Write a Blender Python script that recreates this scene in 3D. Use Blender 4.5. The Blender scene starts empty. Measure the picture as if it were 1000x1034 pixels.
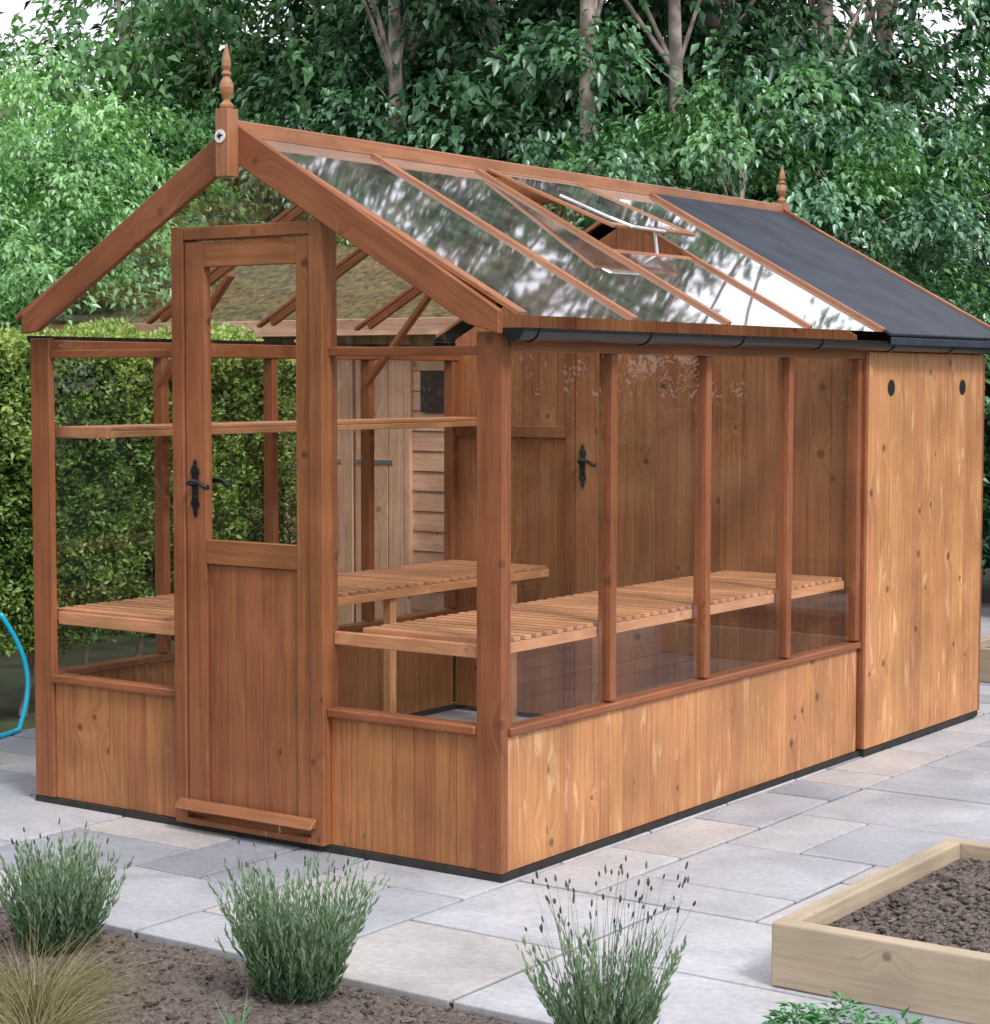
import bpy, math, random
import numpy as np
from mathutils import Vector, noise
random.seed(7)
scene=bpy.context.scene
scene.view_settings.view_transform='Standard'
scene.view_settings.look='None'
scene.view_settings.exposure=0
COL=scene.collection
WL={}   # world location per object name

# ------------------------------------------------------------------ materials
def newmat(name):
    m=bpy.data.materials.new(name); m.use_nodes=True
    nt=m.node_tree
    for n in list(nt.nodes): nt.nodes.remove(n)
    out=nt.nodes.new('ShaderNodeOutputMaterial')
    return m,nt,out
def N(nt,t,**k):
    n=nt.nodes.new(t)
    for a,b in k.items(): setattr(n,a,b)
    return n
def L(nt,a,b): nt.links.new(a,b)
def math_(nt,op,a,b=None,c=None):
    n=N(nt,'ShaderNodeMath',operation=op)
    for i,v in enumerate((a,b,c)):
        if v is None: continue
        if isinstance(v,(int,float)): n.inputs[i].default_value=v
        else: L(nt,v,n.inputs[i])
    return n.outputs[0]
def mixc(nt,fac,a,b,bt='MIX'):
    n=N(nt,'ShaderNodeMix',data_type='RGBA',blend_type=bt)
    if isinstance(fac,(int,float)): n.inputs[0].default_value=fac
    else: L(nt,fac,n.inputs[0])
    for i,v in ((6,a),(7,b)):
        if isinstance(v,tuple): n.inputs[i].default_value=(*v,1)
        else: L(nt,v,n.inputs[i])
    return n.outputs[2]
def mrange(nt,v,a,b,c,d,smooth=False):
    n=N(nt,'ShaderNodeMapRange'); L(nt,v,n.inputs[0])
    if smooth: n.interpolation_type='SMOOTHSTEP'
    for i,x in enumerate((a,b,c,d)): n.inputs[i+1].default_value=x
    return n.outputs[0]
def principled(nt,out,**k):
    p=N(nt,'ShaderNodeBsdfPrincipled')
    for a,b in k.items():
        s=p.inputs[a]
        if isinstance(b,tuple): s.default_value=(*b,1)
        elif isinstance(b,(int,float)): s.default_value=b
        else: L(nt,b,s)
    L(nt,p.outputs[0],out.inputs[0]); return p

def wood(name,base,dark,light,rough=.5,knots=1.0,var=.10,streak=1.0,bump=.3,spec=.35,kscale=3.6):
    m,nt,out=newmat(name)
    uv=N(nt,'ShaderNodeUVMap'); sep=N(nt,'ShaderNodeSeparateXYZ'); L(nt,uv.outputs[0],sep.inputs[0])
    u,v=sep.outputs[0],sep.outputs[1]
    vor=N(nt,'ShaderNodeTexVoronoi',voronoi_dimensions='2D'); vor.inputs['Scale'].default_value=kscale
    L(nt,uv.outputs[0],vor.inputs['Vector'])
    cs=N(nt,'ShaderNodeSeparateColor'); L(nt,vor.outputs['Color'],cs.inputs[0])
    gate=mrange(nt,cs.outputs[0],.32,.37,0,1)
    ks=mrange(nt,cs.outputs[1],0,1,.6,1.6)
    d=math_(nt,'DIVIDE',vor.outputs['Distance'],ks)
    near=math_(nt,'MULTIPLY',mrange(nt,d,0.0,.26,1,0,True),gate)
    uu=math_(nt,'ADD',math_(nt,'MULTIPLY',u,60.0),math_(nt,'MULTIPLY',near,2.4))
    vv=math_(nt,'MULTIPLY',v,1.5)
    cb=N(nt,'ShaderNodeCombineXYZ'); L(nt,uu,cb.inputs[0]); L(nt,vv,cb.inputs[1])
    n1=N(nt,'ShaderNodeTexNoise'); n1.inputs['Scale'].default_value=1.0; n1.inputs['Detail'].default_value=5; n1.inputs['Distortion'].default_value=.15
    L(nt,cb.outputs[0],n1.inputs['Vector'])
    cb2=N(nt,'ShaderNodeCombineXYZ'); L(nt,math_(nt,'MULTIPLY',uu,5),cb2.inputs[0]); L(nt,math_(nt,'MULTIPLY',v,9),cb2.inputs[1])
    n2=N(nt,'ShaderNodeTexNoise'); n2.inputs['Scale'].default_value=1.0; n2.inputs['Detail'].default_value=3
    L(nt,cb2.outputs[0],n2.inputs['Vector'])
    g=math_(nt,'ADD',math_(nt,'MULTIPLY',n1.outputs[0],.6),math_(nt,'MULTIPLY',n2.outputs[0],.4))
    c=mixc(nt,mrange(nt,g,.38,.58,0,1),dark,base)
    cb3=N(nt,'ShaderNodeCombineXYZ'); L(nt,math_(nt,'MULTIPLY',uu,.30),cb3.inputs[0]); L(nt,math_(nt,'MULTIPLY',v,4.0),cb3.inputs[1])
    n3=N(nt,'ShaderNodeTexNoise'); n3.inputs['Scale'].default_value=1.0; n3.inputs['Detail'].default_value=4; n3.inputs['Distortion'].default_value=1.0
    L(nt,cb3.outputs[0],n3.inputs['Vector'])
    c=mixc(nt,math_(nt,'MINIMUM',math_(nt,'MULTIPLY',mrange(nt,n3.outputs[0],.58,.72,0,.65),streak),.85),c,light)
    kn=math_(nt,'MULTIPLY',math_(nt,'MULTIPLY',mrange(nt,d,.020,.055,1,0,True),gate),knots)
    c=mixc(nt,math_(nt,'MINIMUM',kn,.8),c,tuple(x*.35 for x in dark))
    geo=N(nt,'ShaderNodeNewGeometry')
    hs=N(nt,'ShaderNodeHueSaturation'); L(nt,c,hs.inputs['Color'])
    r=geo.outputs['Random Per Island']
    L(nt,mrange(nt,r,0,1,1-var,1+var),hs.inputs['Value'])
    L(nt,mrange(nt,math_(nt,'FRACT',math_(nt,'MULTIPLY',r,7.31)),0,1,.495,.505),hs.inputs['Hue'])
    n4=N(nt,'ShaderNodeTexNoise'); n4.inputs['Scale'].default_value=3.5; n4.inputs['Detail'].default_value=4
    L(nt,geo.outputs['Position'],n4.inputs['Vector'])
    w=mixc(nt,1.0,hs.outputs[0],mixc(nt,mrange(nt,n4.outputs[0],.3,.7,0,1),(.78,.77,.76),(1.13,1.12,1.11)),'MULTIPLY')
    b=N(nt,'ShaderNodeBump'); b.inputs['Strength'].default_value=bump; b.inputs['Distance'].default_value=.002; L(nt,g,b.inputs['Height'])
    p=principled(nt,out,**{'Base Color':w,'Roughness':mrange(nt,n4.outputs[0],.3,.7,rough-.08,rough+.1),'Specular IOR Level':spec})
    L(nt,b.outputs[0],p.inputs['Normal'])
    return m
M_cedar=wood('cedar_boards',(.385,.164,.063),(.265,.102,.037),(.50,.26,.12),streak=.6)
M_door=wood('cedar_door_boards',(.29,.110,.043),(.20,.070,.027),(.38,.17,.075),streak=.45,knots=.8,var=.06)
M_cedar_side=wood('cedar_boards_painted_sun',(.50,.242,.104),(.36,.155,.062),(.73,.47,.27),var=.12,spec=.45,streak=.95)  # lighter cedar copy: sun on the long side put into the colour
M_inner=wood('cedar_inner_boards',(.37,.152,.063),(.27,.100,.039),(.48,.24,.12),var=.10,streak=.5)
M_frame=wood('cedar_frame',(.262,.098,.040),(.185,.064,.026),(.34,.148,.066),rough=.42,knots=.5,var=.08,streak=.4)
M_bar=wood('cedar_bar',(.35,.155,.070),(.25,.10,.044),(.46,.25,.13),rough=.40,knots=0,var=.12,streak=.3,spec=.6)
M_bench=wood('cedar_slats',(.56,.275,.135),(.43,.19,.088),(.68,.40,.23),knots=.4,var=.18)
M_sleeper=wood('pale_softwood',(.46,.39,.28),(.38,.31,.215),(.54,.47,.355),rough=.8,knots=.7,var=.06,streak=.3,kscale=3.1)
M_shed=wood('weathered_boards',(.62,.37,.25),(.44,.25,.165),(.70,.48,.35),rough=.7,knots=.7,var=.14)
M_fence=wood('fence_boards',(.40,.28,.17),(.3,.2,.12),(.5,.38,.25),rough=.8,knots=.4,var=.15)

def simple(name,col,rough=.5,metal=0,noise_amt=0,scale=20,spec=.5,bump=0,col2=None):
    m,nt,out=newmat(name)
    geo=N(nt,'ShaderNodeNewGeometry'); n=N(nt,'ShaderNodeTexNoise'); n.inputs['Scale'].default_value=scale; n.inputs['Detail'].default_value=6
    L(nt,geo.outputs['Position'],n.inputs['Vector'])
    c=mixc(nt,mrange(nt,n.outputs[0],.36,.64,0,1),tuple(x*(1-noise_amt) for x in col),col2 or tuple(min(1,x*(1+noise_amt)) for x in col))
    p=principled(nt,out,**{'Base Color':c,'Roughness':rough,'Metallic':metal,'Specular IOR Level':spec})
    if bump:
        b=N(nt,'ShaderNodeBump'); b.inputs['Strength'].default_value=bump; b.inputs['Distance'].default_value=.01
        L(nt,n.outputs[0],b.inputs['Height']); L(nt,b.outputs[0],p.inputs['Normal'])
    return m
M_black=simple('black_plastic',(.012,.012,.014),.3,noise_amt=.2)
M_iron=simple('black_iron',(.01,.01,.011),.32,noise_amt=.3,scale=80)
M_silver=simple('brushed_aluminium',(.80,.81,.83),.4,1.0,noise_amt=.1)
M_felt=simple('roof_membrane',(.021,.029,.044),.55,noise_amt=.3,scale=6,bump=.15,spec=.3)
M_bearer=simple('dark_bearer',(.022,.02,.018),.8,noise_amt=.3)
M_white=simple('white_enamel',(.75,.76,.76),.35,noise_amt=.03)
M_hose=simple('cyan_hose',(.01,.45,.68),.35,noise_amt=.05)
M_bark=simple('grey_bark',(.30,.25,.225),.9,noise_amt=.45,scale=9,bump=.8)
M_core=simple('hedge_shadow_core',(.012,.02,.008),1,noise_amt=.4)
M_ground=simple('ground_earth_grass',(.06,.08,.035),1,noise_amt=.5,scale=3)
M_mossroof=simple('mossy_felt',(.17,.105,.06),.95,noise_amt=.6,scale=24,bump=1.0,col2=(.17,.15,.055))

def glass(name,tint=(.965,.975,.97),boost=1.5,dirt=.04,wob=.03,rough=0.0):
    m,nt,out=newmat(name)
    tr=N(nt,'ShaderNodeBsdfTransparent'); tr.inputs[0].default_value=(*tint,1)
    gl=N(nt,'ShaderNodeBsdfGlossy'); gl.inputs[0].default_value=(1,1,1,1); gl.inputs['Roughness'].default_value=rough
    geo=N(nt,'ShaderNodeNewGeometry')
    dt=N(nt,'ShaderNodeVectorMath',operation='DOT_PRODUCT'); L(nt,geo.outputs['Incoming'],dt.inputs[0]); L(nt,geo.outputs['True Normal'],dt.inputs[1])
    co=math_(nt,'ABSOLUTE',dt.outputs['Value'])
    fr=math_(nt,'ADD',math_(nt,'MULTIPLY',math_(nt,'POWER',math_(nt,'SUBTRACT',1.0,co),5.0),.96),.04)
    n=N(nt,'ShaderNodeTexNoise'); n.inputs['Scale'].default_value=2.2; n.inputs['Detail'].default_value=0
    L(nt,geo.outputs['Position'],n.inputs['Vector'])
    b=N(nt,'ShaderNodeBump'); b.inputs['Strength'].default_value=wob; b.inputs['Distance'].default_value=.02
    L(nt,n.outputs[0],b.inputs['Height']); L(nt,b.outputs[0],gl.inputs['Normal'])
    mx=N(nt,'ShaderNodeMixShader'); L(nt,math_(nt,'MINIMUM',math_(nt,'MULTIPLY',fr,boost),1.0),mx.inputs[0])
    L(nt,tr.outputs[0],mx.inputs[1]); L(nt,gl.outputs[0],mx.inputs[2])
    last=mx
    if dirt:
        df=N(nt,'ShaderNodeBsdfDiffuse'); df.inputs[0].default_value=(.5,.5,.47,1)
        n2=N(nt,'ShaderNodeTexNoise'); n2.inputs['Scale'].default_value=9; n2.inputs['Detail'].default_value=8
        L(nt,geo.outputs['Position'],n2.inputs['Vector'])
        m2=N(nt,'ShaderNodeMixShader'); L(nt,mrange(nt,n2.outputs[0],.40,.75,dirt*.3,dirt),m2.inputs[0])
        L(nt,mx.outputs[0],m2.inputs[1]); L(nt,df.outputs[0],m2.inputs[2]); last=m2
    L(nt,last.outputs[0],out.inputs[0]); return m
M_glass=glass('window_glass',boost=1.1,dirt=0,wob=.015)
M_roofglass=glass('roof_glass',boost=2.5,dirt=.13,wob=.02,tint=(.66,.68,.66),rough=.035)
M_roofglass2=glass('roof_glass_far_slope',boost=1.0,dirt=0,wob=.012,tint=(.95,.96,.955))

def leafmat(name,c0,c1,c2,trans=.25,gloss=.09,rough=.38):
    m,nt,out=newmat(name)
    at=N(nt,'ShaderNodeAttribute',attribute_name='tint')
    geo=N(nt,'ShaderNodeNewGeometry')
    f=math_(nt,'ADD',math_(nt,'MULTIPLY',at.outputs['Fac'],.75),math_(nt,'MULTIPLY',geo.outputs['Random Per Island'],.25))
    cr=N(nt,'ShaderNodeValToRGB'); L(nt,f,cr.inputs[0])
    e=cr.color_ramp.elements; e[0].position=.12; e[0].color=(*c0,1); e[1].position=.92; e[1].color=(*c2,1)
    k=cr.color_ramp.elements.new(.5); k.color=(*c1,1)
    df=N(nt,'ShaderNodeBsdfDiffuse'); L(nt,cr.outputs[0],df.inputs[0])
    t=N(nt,'ShaderNodeBsdfTranslucent'); L(nt,mixc(nt,1.0,cr.outputs[0],(1.3,1.5,.7),'MULTIPLY'),t.inputs[0])
    mx=N(nt,'ShaderNodeMixShader'); mx.inputs[0].default_value=trans
    L(nt,df.outputs[0],mx.inputs[1]); L(nt,t.outputs[0],mx.inputs[2])
    gl=N(nt,'ShaderNodeBsdfGlossy'); gl.inputs['Roughness'].default_value=rough; gl.inputs[0].default_value=(.9,1,1,1)
    m2=N(nt,'ShaderNodeMixShader'); L(nt,mrange(nt,f,.15,.8,gloss*.15,gloss),m2.inputs[0])
    L(nt,mx.outputs[0],m2.inputs[1]); L(nt,gl.outputs[0],m2.inputs[2]); L(nt,m2.outputs[0],out.inputs[0])
    return m
M_leaf_dark=leafmat('leaf_dark_green',(.010,.028,.013),(.045,.125,.055),(.13,.30,.14))
M_leaf_blue=leafmat('leaf_blue_green',(.014,.038,.02),(.065,.165,.085),(.18,.38,.21),gloss=.10)
M_leaf_mid=leafmat('leaf_mid_green',(.016,.045,.016),(.08,.205,.07),(.21,.43,.17))
M_leaf_light=leafmat('leaf_light_green',(.035,.09,.03),(.16,.35,.125),(.34,.60,.25),trans=.35)
M_leaf_high=leafmat('leaf_high_canopy',(.015,.035,.018),(.035,.08,.04),(.07,.15,.075),trans=.12,gloss=.04)
M_leaf_hedge=leafmat('leaf_hedge',(.025,.055,.013),(.125,.225,.045),(.38,.49,.13),trans=.2,gloss=.05)
M_lav=leafmat('lavender_leaf',(.05,.10,.05),(.145,.235,.135),(.31,.42,.29),trans=.2,gloss=.02)
M_lavstem=leafmat('lavender_bud',(.05,.07,.05),(.10,.13,.085),(.17,.20,.13),trans=.1,gloss=.02)
M_straw=leafmat('dry_grass',(.12,.105,.05),(.25,.215,.11),(.40,.35,.21),trans=.25,gloss=.02)
M_lowleaf=leafmat('poppy_leaf',(.08,.20,.09),(.14,.32,.16),(.22,.42,.25),trans=.2,gloss=.03)

def pavemat():
    m,nt,out=newmat('sandstone_paving')
    geo=N(nt,'ShaderNodeNewGeometry'); r=geo.outputs['Random Per Island']
    cr=N(nt,'ShaderNodeValToRGB'); L(nt,r,cr.inputs[0]); cr.color_ramp.interpolation='CONSTANT'
    cols=[(.385,.41,.455),(.44,.455,.485),(.32,.345,.39),(.45,.445,.44),(.41,.43,.465),(.285,.31,.355),(.47,.48,.50),(.365,.39,.43),(.43,.42,.41)]
    e=cr.color_ramp.elements; e[0].color=(*cols[0],1); e[1].position=1/9; e[1].color=(*cols[1],1)
    for i in range(2,9):
        k=cr.color_ramp.elements.new(i/9); k.color=(*cols[i],1)
    off=N(nt,'ShaderNodeVectorMath',operation='ADD'); L(nt,geo.outputs['Position'],off.inputs[0])
    cmb=N(nt,'ShaderNodeCombineXYZ'); L(nt,math_(nt,'MULTIPLY',r,37),cmb.inputs[0]); L(nt,math_(nt,'MULTIPLY',r,91),cmb.inputs[1]); L(nt,cmb.outputs[0],off.inputs[1])
    n1=N(nt,'ShaderNodeTexNoise'); n1.inputs['Scale'].default_value=3.2; n1.inputs['Detail'].default_value=7; n1.inputs['Distortion'].default_value=.8; L(nt,off.outputs[0],n1.inputs['Vector'])
    n2=N(nt,'ShaderNodeTexNoise'); n2.inputs['Scale'].default_value=45; n2.inputs['Detail'].default_value=5; L(nt,off.outputs[0],n2.inputs['Vector'])
    c=mixc(nt,1.0,cr.outputs[0],mixc(nt,mrange(nt,n1.outputs[0],.3,.7,0,1),(.80,.80,.81),(1.13,1.13,1.12)),'MULTIPLY')
    c=mixc(nt,mrange(nt,n1.outputs[0],.58,.74,0,.25),c,(.46,.42,.38))
    c=mixc(nt,1.0,c,mixc(nt,mrange(nt,n2.outputs[0],.35,.65,0,1),(.88,.88,.88),(1.07,1.07,1.07)),'MULTIPLY')
    # grime washed over the whole terrace
    n3=N(nt,'ShaderNodeTexNoise'); n3.inputs['Scale'].default_value=1.4; n3.inputs['Detail'].default_value=6; L(nt,geo.outputs['Position'],n3.inputs['Vector'])
    c=mixc(nt,1.0,c,mixc(nt,mrange(nt,n3.outputs[0],.35,.65,0,1),(.88,.87,.86),(1.05,1.05,1.05)),'MULTIPLY')
    b=N(nt,'ShaderNodeBump'); b.inputs['Strength'].default_value=.4; b.inputs['Distance'].default_value=.012
    L(nt,math_(nt,'ADD',math_(nt,'MULTIPLY',n1.outputs[0],.8),math_(nt,'MULTIPLY',n2.outputs[0],.15)),b.inputs['Height'])
    p=principled(nt,out,**{'Base Color':c,'Roughness':.58,'Specular IOR Level':.5}); L(nt,b.outputs[0],p.inputs['Normal'])
    return m
M_pave=pavemat()
M_mortar=simple('grey_mortar',(.10,.096,.092),.95,noise_amt=.3,scale=40)
def soilmat():
    m,nt,out=newmat('dark_soil')
    geo=N(nt,'ShaderNodeNewGeometry')
    n1=N(nt,'ShaderNodeTexNoise'); n1.inputs['Scale'].default_value=80; n1.inputs['Detail'].default_value=9; L(nt,geo.outputs['Position'],n1.inputs['Vector'])
    n2=N(nt,'ShaderNodeTexNoise'); n2.inputs['Scale'].default_value=4; n2.inputs['Detail'].default_value=4; L(nt,geo.outputs['Position'],n2.inputs['Vector'])
    c=mixc(nt,mrange(nt,n1.outputs[0],.3,.72,0,1),(.030,.024,.021),(.145,.118,.10))
    c=mixc(nt,mrange(nt,n2.outputs[0],.35,.7,0,.5),c,(.095,.078,.066))
    hs=N(nt,'ShaderNodeHueSaturation'); L(nt,c,hs.inputs['Color']); L(nt,mrange(nt,geo.outputs['Random Per Island'],0,1,.5,2.1),hs.inputs['Value'])
    b=N(nt,'ShaderNodeBump'); b.inputs['Strength'].default_value=1.0; b.inputs['Distance'].default_value=.012; L(nt,n1.outputs[0],b.inputs['Height'])
    p=principled(nt,out,**{'Base Color':hs.outputs[0],'Roughness':.95}); L(nt,b.outputs[0],p.inputs['Normal'])
    return m
M_soil=soilmat()

# ------------------------------------------------------------------ mesh tools
class MB:
    def __init__(s): s.v=[];s.f=[];s.uv=[]
    def hexa(s,P,Ld=None):
        P=[Vector(p) for p in P]
        if Ld is None:
            e=[P[1]-P[0],P[3]-P[0],P[4]-P[0]]; Ld=max(e,key=lambda q:q.length)
        Ld=Vector(Ld).normalized()
        o=len(s.v); s.v+= [tuple(p) for p in P]
        ou,ov=random.random()*20,random.random()*20
        for f in ((0,3,2,1),(4,5,6,7),(0,1,5,4),(1,2,6,5),(2,3,7,6),(3,0,4,7)):
            n=(P[f[1]]-P[f[0]]).cross(P[f[3]]-P[f[0]])
            if n.length<1e-12: n=Vector((0,0,1))
            n.normalize()
            if abs(n.dot(Ld))<.7: t=Ld.cross(n).normalized(); k=Ld
            else:
                t=n.orthogonal().normalized(); k=n.cross(t)
            s.f.append(tuple(o+i for i in f))
            s.uv+= [(P[i].dot(t)+ou,P[i].dot(k)+ov) for i in f]
    def box(s,x0,x1,y0,y1,z0,z1,Ld=None):
        s.hexa([(x0,y0,z0),(x1,y0,z0),(x1,y1,z0),(x0,y1,z0),(x0,y0,z1),(x1,y0,z1),(x1,y1,z1),(x0,y1,z1)],Ld)
    def beam(s,a,b,w,t,up=(0,0,1)):
        a=Vector(a);b=Vector(b);d=(b-a).normalized();up=Vector(up)
        sd=d.cross(up).normalized();u=sd.cross(d).normalized()
        q=[]
        for p in (a,b):
            for (i,j) in ((-1,-1),(1,-1),(1,1),(-1,1)):
                q.append(p+sd*w*.5*i+u*t*.5*j)
        s.hexa(q,d)
    def poly(s,pts):
        o=len(s.v); s.v+=[tuple(p) for p in pts]; s.f.append(tuple(range(o,o+len(pts)))); s.uv+=[(p[0]+p[1],p[2]) for p in pts]
    def tube(s,pts,r,n=8,caps=True):
        pts=[Vector(p) for p in pts]; rr=r if isinstance(r,(list,tuple)) else [r]*len(pts)
        o=len(s.v); up=Vector((0.13,.21,.97))
        for i,p in enumerate(pts):
            d=(pts[min(i+1,len(pts)-1)]-pts[max(i-1,0)]).normalized()
            a=d.cross(up); 
            if a.length<.05: a=d.cross(Vector((1,0,0)))
            a.normalize(); b=d.cross(a)
            for k in range(n):
                an=2*math.pi*k/n; s.v.append(tuple(p+(a*math.cos(an)+b*math.sin(an))*rr[i]))
        for i in range(len(pts)-1):
            for k in range(n):
                f=(o+i*n+k,o+i*n+(k+1)%n,o+(i+1)*n+(k+1)%n,o+(i+1)*n+k); s.f.append(f); s.uv+=[(k/n*.2,i*.1)]*4
        if caps:
            s.f.append(tuple(o+k for k in range(n))[::-1]); s.uv+=[(0,0)]*n
            q=o+(len(pts)-1)*n; s.f.append(tuple(q+k for k in range(n))); s.uv+=[(0,0)]*n
    def lathe(s,c,prof,n=16):
        o=len(s.v); c=Vector(c)
        for (r,z) in prof:
            for k in range(n):
                a=2*math.pi*k/n; s.v.append((c.x+r*math.cos(a),c.y+r*math.sin(a),c.z+z))
        for i in range(len(prof)-1):
            for k in range(n):
                s.f.append((o+i*n+k,o+i*n+(k+1)%n,o+(i+1)*n+(k+1)%n,o+(i+1)*n+k))
                for (kk,ii) in ((k,i),(k+1,i),(k+1,i+1),(k,i+1)): s.uv.append((kk/n*.12,prof[ii][1]))
        s.f.append(tuple(o+k for k in range(n))[::-1]); s.uv+=[(0,0)]*n
        q=o+(len(prof)-1)*n; s.f.append(tuple(q+k for k in range(n))); s.uv+=[(0,0)]*n
    def extr(s,pts,off):
        pts=[Vector(p) for p in pts]; off=Vector(off); n=len(pts); o=len(s.v)
        s.v+=[tuple(p) for p in pts]+[tuple(p+off) for p in pts]
        s.f.append(tuple(range(o,o+n))); s.uv+=[(p.x+p.y,p.z) for p in pts]
        s.f.append(tuple(range(o+2*n-1,o+n-1,-1))); s.uv+=[(p.x+p.y,p.z) for p in pts]
        for i in range(n):
            j=(i+1)%n; s.f.append((o+j,o+i,o+n+i,o+n+j)); s.uv+=[(pts[j].x,pts[j].z),(pts[i].x,pts[i].z),(pts[i].x+.03,pts[i].z),(pts[j].x+.03,pts[j].z)]
    def done(s,name,mat,parent=None,bevel=0,smooth=False,label=None,cat=None,group=None,kind=None,fixn=False):
        v=np.array(s.v,float); lo=v.min(0);hi=v.max(0); c=np.array([(lo[0]+hi[0])/2,(lo[1]+hi[1])/2,lo[2]])
        me=bpy.data.meshes.new(name); me.from_pydata((v-c).tolist(),[],s.f)
        ul=me.uv_layers.new(name='UVMap'); ul.data.foreach_set('uv',np.array(s.uv,np.float32).ravel())
        me.materials.append(mat)
        if fixn:
            import bmesh
            bm=bmesh.new(); bm.from_mesh(me); bmesh.ops.recalc_face_normals(bm,faces=bm.faces); bm.to_mesh(me); bm.free()
        if smooth:
            me.polygons.foreach_set('use_smooth',[True]*len(me.polygons))
        ob=bpy.data.objects.new(name,me); COL.objects.link(ob)
        place(ob,c,parent)
        if bevel:
            b=ob.modifiers.new('bevel','BEVEL'); b.width=bevel; b.segments=2 if bevel>.004 else 1; b.limit_method='ANGLE'
        tag(ob,label,cat,group,kind)
        return ob
def place(ob,c,parent):
    WL[ob.name]=Vector(c)
    if parent: ob.parent=parent; ob.location=Vector(c)-WL[parent.name]
    else: ob.location=Vector(c)
def tag(ob,label=None,cat=None,group=None,kind=None):
    if label: ob['label']=label
    if cat: ob['category']=cat
    if group: ob['group']=group
    if kind: ob['kind']=kind
def empty(name,loc,label,cat,group=None):
    e=bpy.data.objects.new(name,None); e.empty_display_size=.2; COL.objects.link(e); place(e,loc,None); tag(e,label,cat,group); return e

def npmesh(name,V,F,mat,tint=None,nper=4):
    me=bpy.data.meshes.new(name); V=np.asarray(V,np.float32).reshape(-1,3); F=np.asarray(F,np.int32).reshape(-1,nper)
    me.vertices.add(len(V)); me.vertices.foreach_set('co',V.ravel())
    me.loops.add(F.size); me.loops.foreach_set('vertex_index',F.ravel())
    me.polygons.add(len(F)); me.polygons.foreach_set('loop_start',np.arange(0,F.size,nper,dtype=np.int32))
    me.update(calc_edges=True); me.validate()
    me.materials.append(mat)
    if tint is not None:
        a=me.attributes.new('tint','FLOAT','POINT'); a.data.foreach_set('value',np.asarray(tint,np.float32).ravel())
    return me
def nrm(a): return a/np.maximum(np.linalg.norm(a,axis=1,keepdims=True),1e-9)
def leaves(P,D,Nn,s,aspect=.62,tint=None,fold=.18):
    D=nrm(D); S=nrm(np.cross(D,Nn)); U=nrm(np.cross(S,D)); s=s[:,None]
    b=P; t=P+D*s-U*s*.12; m=P+D*s*.42
    l=m+S*s*aspect*.5+U*s*fold; r=m-S*s*aspect*.5+U*s*fold
    V=np.stack([b,l,t,r],1).reshape(-1,3); n=len(P); i=np.arange(n)[:,None]*4
    F=np.concatenate([i+np.array([[0,2,1]]),i+np.array([[0,3,2]])],0)
    T=np.repeat(tint,4) if tint is not None else None
    return V,F,T

# ------------------------------------------------------------------ GREENHOUSE
X0,XR=-2.04,-1.02; LG=2.515; LT=3.74; BAY=.626
JL,JR=-1.325,-.672
GH=empty('greenhouse',(-1.02,1.87,0),'cedar glazed greenhouse with boarded shed end on paving','greenhouse')
def zr(x): return 2.307-.548*abs(x-XR)
m=MB(); m.box(X0-.004,.005,-.006,.03,.001,.022); m.box(X0-.006,.014,3.71,3.746,.001,.022); m.box(-.03,.005,.031,LG,.001,.022); m.box(-.03,.024,LG+.001,3.709,.001,.024); m.box(X0-.006,X0+.03,.031,3.709,.001,.022)
m.done('base_bearer',M_bearer,GH)
def boards_x(xa,xb,z0,ztop,y0,y1,w=.088):
    m=MB(); n=max(1,round((xb-xa)/w)); w=(xb-xa)/n
    for i in range(n):
        a=xa+i*w+.0006; b=xa+(i+1)*w-.0006; za,zb=ztop(a),ztop(b)
        if a<XR<b and ztop(XR)!=za:
            for (p,q) in ((a,XR),(XR,b)):
                m.hexa([(p,y0,z0),(q,y0,z0),(q,y1,z0),(p,y1,z0),(p,y0,ztop(p)),(q,y0,ztop(q)),(q,y1,ztop(q)),(p,y1,ztop(p))],(0,0,1))
        else:
            m.hexa([(a,y0,z0),(b,y0,z0),(b,y1,z0),(a,y1,z0),(a,y0,za),(b,y0,zb),(b,y1,zb),(a,y1,za)],(0,0,1))
    return m
def boards_y(ya,yb,z0,z1,x0,x1,w=.088):
    m=MB(); n=max(1,round((yb-ya)/w)); w=(yb-ya)/n
    for i in range(n): m.box(x0,x1,ya+i*w+.0006,ya+(i+1)*w-.0006,z0,z1,(0,0,1))
    return m
BV=.0018
ZS=.44
PL,PR=-1.945,-.092
boards_x(PL,JL,.023,lambda x:ZS,.006,.024).done('boarded_wall',M_cedar,GH,BV)
boards_x(JR,PR,.023,lambda x:ZS,.006,.024).done('boarded_wall',M_cedar,GH,BV)
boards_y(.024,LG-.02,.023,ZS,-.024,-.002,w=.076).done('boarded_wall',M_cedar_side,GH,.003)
boards_y(.024,LG-.02,.023,ZS,X0+.004,X0+.024).done('boarded_wall',M_cedar,GH,BV)
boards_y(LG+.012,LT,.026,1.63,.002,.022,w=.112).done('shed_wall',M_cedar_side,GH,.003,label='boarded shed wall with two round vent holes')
boards_y(LG+.012,LT,.026,1.63,X0-.02,X0,w=.1).done('shed_wall',M_cedar,GH,BV)
boards_x(X0+.005,-.005,.026,lambda x:zr(x)-.05,LT-.02,LT,w=.1).done('rear_wall',M_cedar,GH,BV)
for yy in (2.735,3.485):
    m=MB(); pts=[(.0225,yy+.033*math.cos(a),1.485+.033*math.sin(a)) for a in [k*math.pi/12 for k in range(24)]]
    m.extr(pts,(.002,0,0)); m.done('vent_hole',M_black,GH,fixn=True)
pm=boards_x(X0+.03,-1.36,.023,lambda x:zr(x)-.07,LG-.012,LG+.006,w=.1)
p2=boards_x(-.74,-.03,.023,lambda x:zr(x)-.07,LG-.012,LG+.006,w=.1)
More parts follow.
